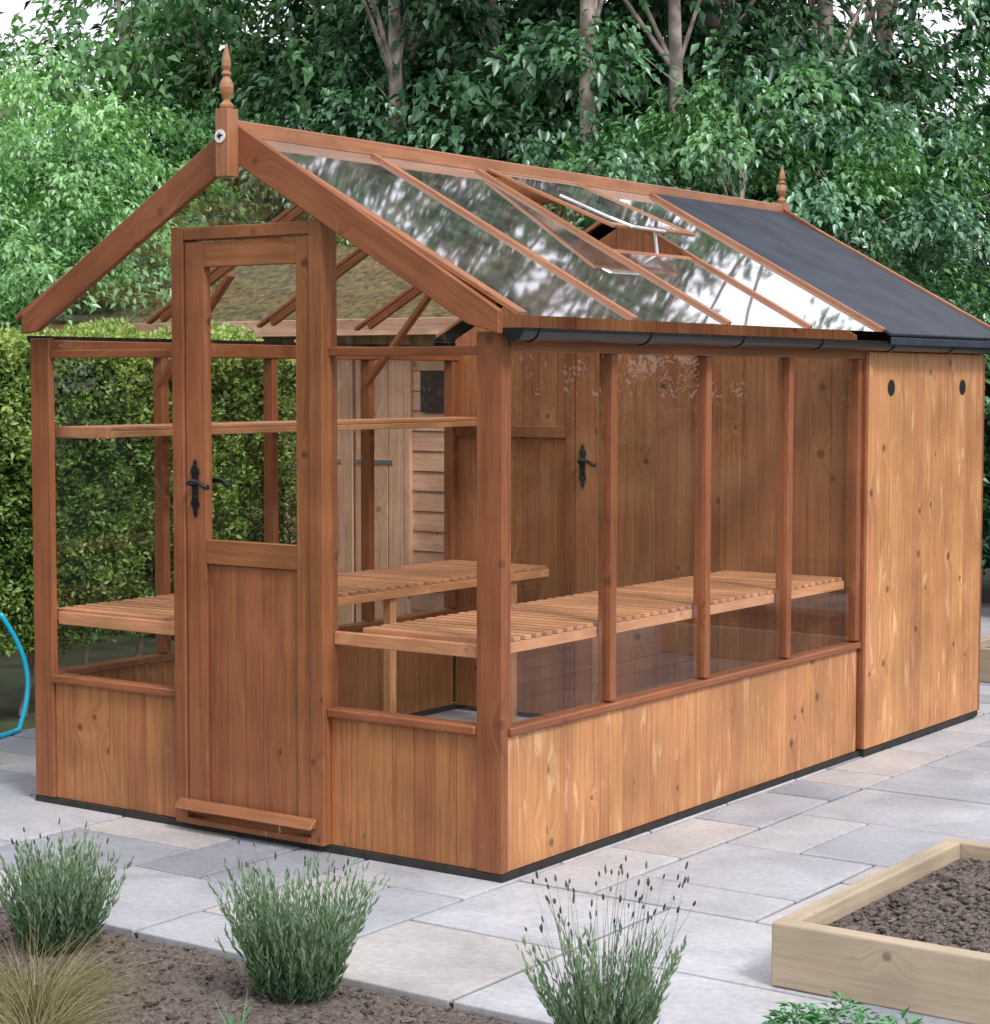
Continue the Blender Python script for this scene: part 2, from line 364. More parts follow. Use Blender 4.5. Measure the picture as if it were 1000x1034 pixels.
p3=boards_x(-1.36,-.74,1.86,lambda x:zr(x)-.07,LG-.012,LG+.006,w=.1)
for q in (p2,p3):
    o=len(pm.v); pm.v+=q.v; pm.f+=[tuple(i+o for i in f) for f in q.f]; pm.uv+=q.uv
pm.done('partition_wall',M_inner,GH,BV)
pd=boards_x(-1.355,-.745,.05,lambda x:1.85,LG-.016,LG+.004,w=.1)
idoor=pd.done('inner_door',M_inner,GH,BV,label='boarded inner door with black iron handle')
m=MB(); m.box(-1.395,-1.355,LG-.034,LG-.0125,.04,1.90); m.box(-.745,-.705,LG-.034,LG-.0125,.04,1.90); m.box(-1.355,-.745,LG-.034,LG-.017,1.855,1.90)
m.box(X0+.03,-1.396,LG-.036,LG-.0125,1.26,1.31)
m.done('door_frame',M_frame,idoor,.002)
def post(x0,x1,y0,y1,z0,z1,mat=M_frame,name='corner_post',bv=.003):
    m=MB(); m.box(x0,x1,y0,y1,z0,z1,(0,0,1)); return m.done(name,mat,GH,bv)
post(PR,.003,-.006,.030,.023,1.66)
post(X0-.002,PL,-.006,.020,.023,1.66)
post(-.05,.004,.031,.042,ZS+.02,1.62,name='mullion')
post(X0-.004,X0+.05,.021,.040,ZS+.02,1.62,name='mullion')
post(-.03,.024,LT-.018,LT+.004,.026,1.63)
post(X0-.024,X0+.03,LT-.018,LT+.004,.026,1.63)
for k in (1,2,3,4):
    y=k*BAY if k<4 else LG-.033
    post(-.045,.006,y-.018,y+.018,ZS+.032,1.60,name='mullion')
    post(X0-.006,X0+.045,y-.018,y+.018,ZS+.032,1.60,name='mullion')
post(-.01,.021,LG-.010,LG+.010,.03,1.62,name='cover_strip',bv=.002)
m=MB(); m.box(PL,JL,-.016,.05,ZS,ZS+.028); m.done('sill',M_frame,GH,.004)
m=MB(); m.box(JR,PR,-.016,.05,ZS,ZS+.028); m.done('sill',M_frame,GH,.004)
m=MB(); m.box(-.05,.014,.031,LG-.012,ZS+.001,ZS+.026); m.done('sill',M_frame,GH,.004)
m=MB(); m.box(X0-.014,X0+.05,.022,LG-.012,ZS+.001,ZS+.026); m.done('sill',M_frame,GH,.004)
m=MB(); m.box(PL,JL,.0,.034,1.59,1.618); m.done('eave_rail',M_frame,GH,.003)
m=MB(); m.box(JR,PR,.0,.034,1.59,1.618); m.done('eave_rail',M_frame,GH,.003)
m=MB(); m.box(PL,JL,.022,.046,.645,.69); m.done('bench_rail',M_bench,GH,.003)
m=MB(); m.box(JR,PR,.022,.046,.67,.712); m.done('bench_rail',M_bench,GH,.003)
for (a,b) in ((-.05,.010),(X0-.010,X0+.05)):
    m=MB(); m.box(a,b,.035,LT-.02,1.60,1.655); m.done('eave_rail',M_frame,GH,.003)
def pane(pts,parent=GH,mat=M_glass,name='window_pane'):
    m=MB(); m.poly(pts); return m.done(name,mat,parent)
for (a,b) in ((PL,JL),(JR,PR)):
    pane([(a,.018,ZS+.03),(b,.018,ZS+.03),(b,.018,1.59),(a,.018,1.59)])
gz=lambda x: zr(x)-.05
pane([(PL,.018,1.618),(JL,.018,1.618),(JL,.018,gz(JL)),(PL,.018,gz(PL))])
pane([(PR,.018,1.618),(PR,.018,gz(PR)),(JR,.018,gz(JR)),(JR,.018,1.618)])
pane([(-1.27,.018,2.0),(-.73,.018,2.0),(-.73,.018,gz(-.73)),(XR,.018,gz(XR)),(-1.27,.018,gz(-1.27))])
ys=[.042,BAY,2*BAY,3*BAY,LG-.033]
for i in range(4):
    a,b=ys[i]+.015,ys[i+1]-.015
    if i==0: a=.042
    pane([(-.012,a,ZS+.026),(-.012,b,ZS+.026),(-.012,b,1.60),(-.012,a,1.60)])
    pane([(X0+.012,a,ZS+.026),(X0+.012,b,ZS+.026),(X0+.012,b,1.60),(X0+.012,a,1.60)])
# door frame + door
m=MB(); m.box(JL,-1.272,-.032,.045,.023,2.018,(0,0,1)); m.box(-.728,JR,-.032,.045,.023,2.018,(0,0,1)); m.box(-1.271,-.729,-.030,.045,1.975,2.016)
m.box(-1.272,-.728,-.035,.045,.023,.045); m.done('door_frame',M_frame,GH,.003)
m=MB()
ga,gb=-1.183,-.787
m.box(-1.268,ga,-.024,.010,.06,1.968,(0,0,1)); m.box(gb,-.732,-.024,.010,.06,1.968,(0,0,1))
m.box(ga+.001,gb-.001,-.023,.009,1.885,1.968,(1,0,0)); m.box(ga+.001,gb-.001,-.023,.009,.905,.985,(1,0,0)); 
n=5; w=(gb-ga-.002)/n
for i in range(n): m.box(ga+.001+i*w+.0005,ga+.001+(i+1)*w-.0005,-.012,.002,.06,.904,(0,0,1))
door=m.done('door',M_door,GH,.0018,label='half glazed front door with boarded lower panel')
pane([(ga,-.006,.985),(gb,-.006,.985),(gb,-.006,1.885),(ga,-.006,1.885)],door,name='door_pane')
m=MB(); m.hexa([(-1.30,-.070,.078),(-.70,-.070,.078),(-.70,-.033,.078),(-1.30,-.033,.078),(-1.30,-.058,.094),(-.70,-.058,.094),(-.70,-.033,.112),(-1.30,-.033,.112)],(1,0,0))
m.done('weather_strip',M_frame,door,.003)
def handle(x,y,z,par,sgn=-1,flip=1):
    m=MB()
    half=[(0,.098),(.008,.088),(.006,.078),(.016,.068),(.019,.055),(.014,.042),(.014,.0),(.014,-.035),(.019,-.05),(.016,-.062),(.007,-.072),(.010,-.082),(0,-.100)]
    pts=[(x+a,y,z+b) for a,b in half]+[(x-a,y,z+b) for a,b in half[-2:0:-1]]
    m.extr(pts,(0,sgn*.006,0))
    m.tube([(x,y,z+.018),(x,y+sgn*.035,z+.018)],.009,10)
    m.tube([(x,y+sgn*.035,z+.018),(x+flip*.02,y+sgn*.04,z+.026),(x+flip*.05,y+sgn*.04,z+.022),(x+flip*.075,y+sgn*.038,z+.006),(x+flip*.088,y+sgn*.036,z+.008)],[.011,.010,.008,.008,.011],10)
    m.tube([(x,y,z-.03),(x,y+sgn*.011,z-.03)],.008,10)
    return m.done('door_handle',M_iron,par,.0012,fixn=True)
handle(-1.226,-.024,1.155,door); handle(-1.226,.010,1.155,door,1)
handle(-1.315,LG-.016,1.14,idoor)
def barge(side,y0,y1,name='barge_board'):
    t=lambda s:2.345-.596*s
    s0,s1,sa=.0,(1.046 if side>0 else 1.005),.93; w=.118
    X=lambda s:XR+side*s
    m=MB(); prof=[(X(s0),y0,t(s0)),(X(s1),y0,t(s1)),(X(s1),y0,t(s1)-.070),(X(sa),y0,t(sa)-w+.01),(X(s0),y0,t(s0)-w-.01)]
    if side<0: prof=prof[::-1]
    m.extr(prof,(0,y1-y0,0))
    d=Vector((side,0,-.596)).normalized(); u=Vector((.596*side,0,1)).normalized()
    m.uv=[]; 
    for f in m.f:
        for i in f:
            p=Vector(m.v[i]); m.uv.append((p.dot(u)+p.y+3.3*side,p.dot(d)+y0*7))
    return m.done(name,M_frame,GH,.003,fixn=True)
for sd in (1,-1):
    barge(sd,-.058,-.034); barge(sd,LT+.012,LT+.036)
def finial(y,z0,tall,blk):
    m=MB(); m.box(XR-.026,XR+.026,y-.026,y+.026,z0,z0+blk,(0,0,1))
    h=z0+blk; k=tall/.20
    prof=[(.018,0),(.022,.006),(.022,.014),(.011,.024),(.011,.030),(.020,.050),(.023,.066),(.020,.082),(.010,.100),(.016,.106),(.016,.112),(.010,.118),(.015,.132),(.014,.150),(.008,.178),(.003,.198),(.001,.203)]
    m.lathe((XR,y,h),[(r,zz*k) for r,zz in prof],18)
    return m.done('finial',M_bar,GH,.0015)
finial(-.084,2.165,.205,.215); finial(LT+.045,2.22,.17,.14)
bd=MB(); pts=[(XR-.004+.021*math.cos(a),-.1105,2.292+.021*math.sin(a)) for a in [k*math.pi/12 for k in range(24)]]
bd.extr(pts,(0,-.004,0)); badge=bd.done('badge',M_white,GH,fixn=True,label='round white badge with dark bird emblem')
bm_=MB(); yb=-.1147; cx,cz=XR-.004,2.292
bird=[(-.015,.004),(-.006,.003),(-.002,.013),(.004,.004),(.010,.006),(.014,.002),(.009,.000),(.004,-.003),(-.001,-.014),(-.004,-.004),(-.013,-.003),(-.007,.0005)]
bm_.extr([(cx+a,yb,cz+b) for a,b in bird],(0,-.001,0)); bm_.done('emblem',M_black,badge,fixn=True)
# roof
def rp(s,y,h=0,side=1): return Vector((XR+side*(s+h*.4806),y,2.307-.548*s+h*.8769))
m=MB()
m.beam(rp(.02,0,-.014,1),rp(1.0,0,-.014,1),.022,.026,(.4806,0,.8769))
for i,y in ((0,.0),(1,BAY),(2,2*BAY),(3,3*BAY)):
    m.beam(rp(.02,y,-.018,-1),rp(1.0,y,-.018,-1),.022,.030,(-.4806,0,.8769))
m.beam((XR,-.03,2.25),(XR,LT+.01,2.25),.03,.07)
roof=m.done('roof',M_frame,GH,.002)
for sd in (1,-1):
    up=(sd*.4806,0,.8769)
    for i,y in enumerate([-.015,BAY,2*BAY,3*BAY]):
        m=MB(); m.beam(rp(.03,y,.006,sd),rp(1.098 if sd>0 else 1.06,y,.006,sd),.026 if i else .042,.016,up); m.done('glazing_bar',M_bar if sd==1 else M_frame,roof,.002)
    yy=[-.03,BAY,2*BAY,3*BAY,LG]
    ee=1.10 if sd>0 else 1.06
    for i in range(4):
        a,b=yy[i],yy[i+1]
        s0=.60 if (sd==1 and i==2) else .01
        pane([rp(s0,a+.002,.003,sd),rp(ee,a+.002,.003,sd),rp(ee,b-.002,.003,sd),rp(s0,b-.002,.003,sd)],roof,M_roofglass if sd==1 else M_roofglass2,'roof_pane')
    SE=1.128
    m=MB(); P=[rp(0.0,LG+.012,0,sd),rp(SE,LG+.012,0,sd),rp(SE,LT+.012,0,sd),rp(0.0,LT+.012,0,sd),rp(0.0,LG+.012,.014,sd),rp(SE,LG+.012,.014,sd),rp(SE,LT+.012,.014,sd),rp(0.0,LT+.012,.014,sd)]
    m.hexa(P)
    q=rp(SE,0,.013,sd); m.box(min(q.x,q.x-sd*.006),max(q.x,q.x-sd*.006),LG+.013,LT+.011,q.z-.045,q.z-.014)
    m.done('felt_sheet',M_felt,roof,.003,fixn=True)
    m=MB(); m.beam(rp(.03,LG+.004,.010,sd),rp(1.10,LG+.004,.010,sd),.016,.016,up); m.done('edge_trim',M_bar,roof,.002)
    m=MB(); m.beam(rp(.03,LT+.024,.014,sd),rp(1.12,LT+.024,.014,sd),.022,.022,up); m.done('edge_trim',M_bar,roof,.002)
m=MB(); m.box(XR-.026,XR+.026,-.055,LT+.015,2.294,2.346,(0,1,0)); m.done('ridge_board',M_bar,roof,.004)
# vent
a0,b0=2*BAY+.030,3*BAY-.020
m=MB(); m.beam(rp(.60,a0,-.004),rp(.60,b0,-.004),.022,.020,(.4806,0,.8769)); m.done('vent_sill',M_bar,roof,.002)
ang=math.radians(6)
th0=math.atan(.548)-ang
dv=Vector((math.cos(th0),0,-math.sin(th0))); nv=Vector((-dv.z,0,dv.x)); H=rp(.05,0,.022)
def vp(l,y,h=0): 
    q=H+dv*l+nv*h; return Vector((q.x,y,q.z))
m=MB(); LV=.60
m.beam(vp(0,a0),vp(LV,a0),.020,.013,nv); m.beam(vp(0,b0),vp(LV,b0),.020,.013,nv); m.beam(vp(.02,a0+.011),vp(.02,b0-.011),.024,.012,nv); m.beam(vp(LV-.015,a0+.011),vp(LV-.015,b0-.011),.026,.013,nv)
vent=m.done('roof_vent',M_bar,GH,.002,label='open glazed roof vent propped on silver arm')
pane([vp(.02,a0,.002),vp(LV,a0,.002),vp(LV,b0,.002),vp(.02,b0,.002)],vent,M_roofglass,'vent_pane')
m=MB(); ym=(a0+b0)/2+.05
m.tube([vp(LV-.30,a0+.06,.012),vp(LV-.06,a0+.06,.012),vp(LV+.008,a0+.10,.008),vp(LV+.010,ym,.004)],.0065,8)
m.tube([vp(LV-.03,ym,-.010),rp(.60,ym,-.01)],.006,8)
m.tube([rp(.60,ym,-.02),rp(.66,ym-.01,-.06),rp(.78,ym-.02,-.10)],.006,8)
m.done('opener_arm',M_silver,vent)
m=MB(); m.tube([rp(.50,.35,-.05,-1),rp(.66,.40,-.10,-1),rp(.80,.42,-.14,-1)],[.012,.012,.006],8); m.done('opener_arm',M_silver,GH)
# gutters
for sd in (1,-1):
    m=MB(); cxg=XR+sd*(1.02+(.060 if sd>0 else .022)); zc=1.670; n=10; R_=.038 if sd>0 else .028
    outer=[(cxg+R_*math.cos(t),zc+R_*math.sin(t)) for t in [math.pi+math.pi*k/n for k in range(n+1)]]
    inner=[(cxg+(R_-.004)*math.cos(t),zc+(R_-.004)*math.sin(t)) for t in [2*math.pi-math.pi*k/n for k in range(n+1)]]
    ring=outer+inner; ys0=-.03 if sd>0 else .03
    m.extr([(a,ys0,b) for a,b in ring],(0,LT+.06-ys0,0))
    for yy in (ys0-.004,LT+.06):
        m.extr([(a,yy,b) for a,b in [(cxg+(R_+.003)*math.cos(t),zc+(R_+.003)*math.sin(t)) for t in [math.pi+math.pi*k/n for k in range(n+1)]]],(0,.008,0))
    for yy in [.05,.7,1.33,1.95,2.6,3.2,3.7]:
        ro=[(cxg+(R_+.004)*math.cos(t),zc+(R_+.004)*math.sin(t)) for t in [math.pi+math.pi*k/n for k in range(n+1)]]
        ri=[(cxg+(R_+.0005)*math.cos(t),zc+(R_+.0005)*math.sin(t)) for t in [2*math.pi-math.pi*k/n for k in range(n+1)]]
        m.extr([(a,yy,b) for a,b in ro+ri],(0,.03,0))
    m.done('gutter',M_black,GH,fixn=True)
# staging
def bench(xa,xb,z,inner,legs):
    m=MB(); y=.080
    while y<LG-.09:
        m.box(xa+.002,xb-.002,y,y+.034,z-.002,z+.012,(1,0,0)); y+=.060
    m.box(xa,xb,.055,.072,z-.030,z+.012,(1,0,0))
    m.box(xa,xa+.018,.073,LG-.045,z-.036,z-.003,(0,1,0)); m.box(xb-.018,xb,.073,LG-.045,z-.036,z-.003,(0,1,0))
    for yy in legs:
        xl=(xb-.05 if inner>0 else xa+.012)
        m.box(xl,xl+.036,yy,yy+.04,.0,z-.038,(0,0,1))
    m.done('staging_bench',M_bench,GH,.0015)
bench(X0+.045,-1.47,.685,1,[.65,1.35,2.2]); bench(-.58,-.05,.715,-1,[.7,1.4,2.2])
m=MB()
for k in range(4): m.box(X0+.05+k*.067,X0+.05+k*.067+.050,.075,LG-.05,1.335,1.348,(0,1,0))
m.box(X0+.045,-1.72,.052,.073,1.308,1.348); m.box(-1.735,-1.72,.075,LG-.05,1.312,1.334)
m.box(X0+.045,X0+.06,.075,LG-.05,1.312,1.334)
m.done('shelf',M_bench,GH,.002)
for y in (BAY,3*BAY):
    m=MB(); m.beam((XR-.985,y-.02,1.50),(XR-.62,y-.02,1.90),.02,.035,(0,1,0)); m.done('knee_brace',M_frame,GH,.002)

# ------------------------------------------------------------------ GROUND
def plane(name,x0,x1,y0,y1,z,mat):
    m=MB(); m.poly([(x0,y0,z),(x1,y0,z),(x1,y1,z),(x0,y1,z)]); return m.done(name,mat,kind='structure')
plane('ground',-150,150,-150,150,-.045,M_ground)
plane('mortar_bed',-3.25,3.25,-1.02,8.3,-.009,M_mortar)
gx0,gy0,c=-3.22,-1.03,.27; nx,ny=24,34
occ=np.zeros((nx,ny),bool); m=MB(); rr=random.Random(9)
for j in range(ny):
    for i in range(nx):
        if occ[i,j]: continue
        opts=[(3,2),(2,2),(2,3),(2,1),(1,2),(2,1),(1,2),(2,2),(1,1)]
        rr.shuffle(opts)
        for (a,b) in opts+[(1,1)]:
            if i+a<=nx and j+b<=ny and not occ[i:i+a,j:j+b].any():
                occ[i:i+a,j:j+b]=True
                g=.0068; dz=rr.uniform(-.0015,.0015)
                q=[rr.uniform(-.0018,.0018) for _ in range(8)]
                x0=gx0+i*c+g;x1=gx0+(i+a)*c-g;y0=gy0+j*c+g;y1=gy0+(j+b)*c-g
                m.hexa([(x0+q[0],y0+q[1],-.04),(x1+q[2],y0+q[3],-.04),(x1+q[4],y1+q[5],-.04),(x0+q[6],y1+q[7],-.04),(x0+q[0],y0+q[1],dz),(x1+q[2],y0+q[3],dz),(x1+q[4],y1+q[5],dz),(x0+q[6],y1+q[7],dz)])
                break
m.done('patio',M_pave,bevel=.0042,kind='structure')

def soil(name,x0,x1,y0,y1,z,amp,step,nclod,kind='structure',parent=None,seed=0,big=.008):
    nx=int((x1-x0)/step)+1; ny=int((y1-y0)/step)+1
    xs=np.linspace(x0,x1,nx); ys=np.linspace(y0,y1,ny); V=[]
    for yy in ys:
        for xx in xs:
            h=noise.fractal(Vector((xx*5,yy*5,seed)),1,2,3)*.5+noise.fractal(Vector((xx*30,yy*30,seed)),1,2,3)*.55
            ed=min(1,min(xx-x0,x1-xx,yy-y0,y1-yy)/.06)
            V.append((xx,yy,z+amp*h*ed-.012*(1-ed)))
    V=np.array(V); idx=np.arange(nx*ny).reshape(ny,nx)
    F=np.stack([idx[:-1,:-1],idx[:-1,1:],idx[1:,1:],idx[1:,:-1]],-1).reshape(-1,4)
    r=np.random.default_rng(seed+3)
    n=nclod; cx=r.uniform(x0+.02,x1-.02,n); cy=r.uniform(y0+.02,y1-.02,n)
    ii=np.clip(((cx-x0)/(x1-x0)*(nx-1)).astype(int),0,nx-1); jj=np.clip(((cy-y0)/(y1-y0)*(ny-1)).astype(int),0,ny-1)
    cz=V[idx[jj,ii],2]
    sz=.0015+big*r.random(n)**5
    base=np.array([(-1,-1,-1),(1,-1,-1),(1,1,-1),(-1,1,-1),(-1,-1,1),(1,-1,1),(1,1,1),(-1,1,1)],float)
    C=base[None]*(r.uniform(.3,1.2,(n,8,1)))*sz[:,None,None]*np.stack([r.uniform(.8,2.6,n),np.ones(n),r.uniform(.3,.9,n)],-1)[:,None]
    th=r.uniform(0,6.28,n); c_,s_=np.cos(th)[:,None],np.sin(th)[:,None]
    C=np.stack([C[...,0]*c_-C[...,1]*s_,C[...,0]*s_+C[...,1]*c_,C[...,2]],-1)+np.stack([cx,cy,cz+sz*.2],-1)[:,None]
    CF=np.array([(0,3,2,1),(4,5,6,7),(0,1,5,4),(1,2,6,5),(2,3,7,6),(3,0,4,7)])[None]+np.arange(n)[:,None,None]*8+len(V)
    me=npmesh(name,np.concatenate([V,C.reshape(-1,3)]),np.concatenate([F,CF.reshape(-1,4)]),M_soil)
    ob=bpy.data.objects.new(name,me); COL.objects.link(ob)
    if parent: ob.parent=parent; ob.location=-WL[parent.name]
    if kind: ob['kind']=kind
    return ob
soil('flower_bed_soil',-2.6,3.2,-2.6,-1.035,-.004,.026,.014,32000,seed=1,big=.006)
def raised(name,x0,x1,y0,y1,h,t,label):
    e=empty(name,((x0+x1)/2,(y0+y1)/2,0),label,'raised bed')
    for (a,b,c_,d) in ((x0,x1,y0,y0+t),(x0,x1,y1-t,y1),(x0,x0+t,y0+t+.001,y1-t-.001),(x1-t,x1,y0+t+.001,y1-t-.001)):
        m=MB(); m.box(a,b,c_,d,.001,h); m.done('sleeper_board',M_sleeper,e,.005)
    soil('soil',x0+t,x1-t,y0+t,y1-t,h-.035,.028,.014,11000,kind=None,parent=e,seed=int(x0*10)+20,big=.008)
raised('raised_bed',1.15,2.75,-.47,.68,.165,.052,'pale timber raised bed filled with dark soil')
raised('raised_bed',-.52,2.2,4.72,5.9,.17,.05,'pale timber raised bed beyond the shed end')

# ------------------------------------------------------------------ PLANTS
def blades(n,R0,lmin,lmax,w,spread,bend,seed,segs=4,upb=1.0):
    r=np.random.default_rng(seed); a=r.uniform(0,2*np.pi,n); rad=R0*np.sqrt(r.random(n))
    P=np.stack([np.cos(a)*rad,np.sin(a)*rad,np.zeros(n)],1)
    sp=spread*(rad/R0*.6+.5*r.random(n)); a2=a+r.normal(0,.5,n)
    D=nrm(np.stack([np.cos(a2)*sp,np.sin(a2)*sp,np.full(n,upb)],1)); O=np.stack([np.cos(a2),np.sin(a2),np.zeros(n)],1)
    ln=r.uniform(lmin,lmax,n)[:,None]; S=nrm(np.cross(D,r.normal(0,1,(n,3))))
    V=[]; bd=(bend*r.uniform(.2,1,n))[:,None]
    wob=nrm(r.normal(0,1,(n,3)))*ln*.05
    for k in range(segs+1):
        t=k/segs; c=P+D*ln*t+(O*t*t*.6-np.array([0,0,1])*t*t*.55)*bd*ln+wob*math.sin(t*3)
        ww=w*(1-t**2*.85)*.5
        V+= [c-S*ww,c+S*ww]
    tip=c
    V=np.stack(V,1); k2=V.shape[1]; F=[]
    for k in range(segs): F.append(np.arange(n)[:,None]*k2+np.array([[2*k,2*k+1,2*k+3,2*k+2]]))
    T=np.repeat(r.random(n),k2)
    return V.reshape(-1,3),np.concatenate(F),T,tip,D
def lavender(x,y,h,seed,label,R=.075,nst=16,dens=1.0,sp=.5,leafh=(.38,.72)):
    r=np.random.default_rng(seed+100); ns=int(150*dens)
    a=r.uniform(0,6.283,ns); rad=R*np.sqrt(r.random(ns)); P=np.stack([np.cos(a)*rad,np.sin(a)*rad,np.zeros(ns)],1)
    lob=1+.35*np.sin(a*3+seed)+.2*np.sin(a*5+seed*2)
    D=nrm(np.stack([np.cos(a)*rad/R*sp*lob+r.normal(0,.14,ns),np.sin(a)*rad/R*sp*lob+r.normal(0,.14,ns),np.ones(ns)],1)); ln=(leafh[0]+(leafh[1]-leafh[0])*r.random(ns)**1.3)*h
    k=24; idx=np.repeat(np.arange(ns),k); t=np.tile(np.linspace(.08,1,k),ns)+r.normal(0,.02,ns*k)
    out=np.stack([np.cos(a),np.sin(a),np.zeros(ns)],1)
    base=P[idx]+D[idx]*(ln[idx]*t)[:,None]+out[idx]*(t**2*ln[idx]*.08)[:,None]
    an=r.uniform(0,6.283,ns*k); dd=D[idx]*(.9+.8*t[:,None])+np.stack([np.cos(an),np.sin(an),np.zeros(ns*k)],1)*(.75-.3*t[:,None])
    V,F,T=leaves(base,dd,r.normal(0,1,(ns*k,3)),r.uniform(.016,.036,ns*k),.20,np.clip(.05+.85*t*r.uniform(.5,1.2,ns*k),0,1),fold=.05)
    me=npmesh('lavender_plant',V,F,M_lav,T,3)
    ob=bpy.data.objects.new('lavender_plant',me); COL.objects.link(ob); place(ob,(x,y,0),None); tag(ob,label,'lavender',group='lavender plants in the flower bed')
    V,F,T,tip,D=blades(nst,R*.8,h*.72,h*1.0,.0026,sp*1.2,.08,seed+9,segs=5)
    r=np.random.default_rng(seed); o=len(V)
    ax=nrm(D+r.normal(0,.10,D.shape)); s1=nrm(np.cross(ax,r.normal(0,1,D.shape))); s2=np.cross(ax,s1); L_=r.uniform(.012,.024,len(D))[:,None];W_=.0028
    B=[tip]
    for (t,w) in ((.25,1),(.7,.9)):
        B+= [tip+ax*L_*t+s1*W_*w,tip+ax*L_*t+s2*W_*w,tip+ax*L_*t-s1*W_*w,tip+ax*L_*t-s2*W_*w]
    B.append(tip+ax*L_); B=np.stack(B,1); n=len(tip)
    i=np.arange(n)[:,None]*10+o; quads=[];tris=[]
    for k in range(4):
        k2=(k+1)%4
        tris.append(i+np.array([[0,1+k,1+k2]])); quads.append(i+np.array([[1+k,5+k,5+k2,1+k2]])); tris.append(i+np.array([[5+k,9,5+k2]]))
    quads=np.concatenate(quads); tris=np.concatenate(tris)
    VV=np.concatenate([V,B.reshape(-1,3)]); TT=np.concatenate([T*.8+.2,np.repeat(r.random(n)*.5,10)])
    me=bpy.data.meshes.new('flower_stems'); me.from_pydata(VV.tolist(),[],F.tolist()+quads.tolist()+tris.tolist()); me.materials.append(M_lavstem)
    a=me.attributes.new('tint','FLOAT','POINT'); a.data.foreach_set('value',TT.astype(np.float32))
    st=bpy.data.objects.new('flower_stems',me); COL.objects.link(st); place(st,(x,y,0),ob)
lavender(-.56,-1.27,.35,1,'bushy grey green lavender with buds in soil',R=.085,nst=20,dens=2.1,sp=.24,leafh=(.35,.82))
lavender(.24,-1.22,.41,2,'grey green lavender plant in dark soil bed',R=.09,nst=20,dens=2.3,sp=.25,leafh=(.30,.78))
lavender(1.13,-1.22,.46,3,'sparse lavender with long dark flower stems',R=.07,nst=66,dens=1.25,sp=.32,leafh=(.30,.66))
def tuft(x,y,seed,label,n,R,l0,l1,w,spread,bend,mat,name,cat):
    V,F,T,_,_=blades(n,R,l0,l1,w,spread,bend,seed,segs=5)
    me=npmesh(name,V,F,mat,T); ob=bpy.data.objects.new(name,me); COL.objects.link(ob); place(ob,(x,y,0),None); tag(ob,label,cat); return ob
tuft(-.22,-1.66,5,'fine brown ornamental grass tuft in soil',800,.09,.12,.28,.0016,1.4,.9,M_straw,'grass_tuft','grass')
tuft(-.02,-1.84,6,'arching olive brown sedge tuft in soil',600,.06,.12,.25,.0016,1.4,1.0,M_straw,'grass_tuft','grass')
tuft(.33,-1.54,7,'small green seedling sprouting from soil',14,.012,.05,.12,.004,.5,.3,M_lowleaf,'seedling','plant')
def lowplant(x,y,seed,R,h):
    r=np.random.default_rng(seed); n=900; a=r.uniform(0,6.28,n); q=np.sqrt(r.random(n)); P=np.stack([np.cos(a)*q*R,np.sin(a)*q*R,h*(1-q**2*.7)*r.uniform(.5,1,n)],1)
    D=np.stack([np.cos(a)+r.normal(0,.6,n),np.sin(a)+r.normal(0,.6,n),r.uniform(-.2,.7,n)],1)
    V,F,T=leaves(P,D,np.array([[0,0,1.]])+r.normal(0,.3,(n,3)),r.uniform(.015,.035,n),.35,r.random(n))
    me=npmesh('poppy_plant',V,F,M_lowleaf,T,3); ob=bpy.data.objects.new('poppy_plant',me); COL.objects.link(ob); place(ob,(x,y,0),None); tag(ob,'low feathery green leafy plant in the bed','plant')
lowplant(1.64,-1.07,1,.13,.21); lowplant(1.76,-1.06,2,.11,.19); lowplant(1.53,-1.09,3,.09,.19)

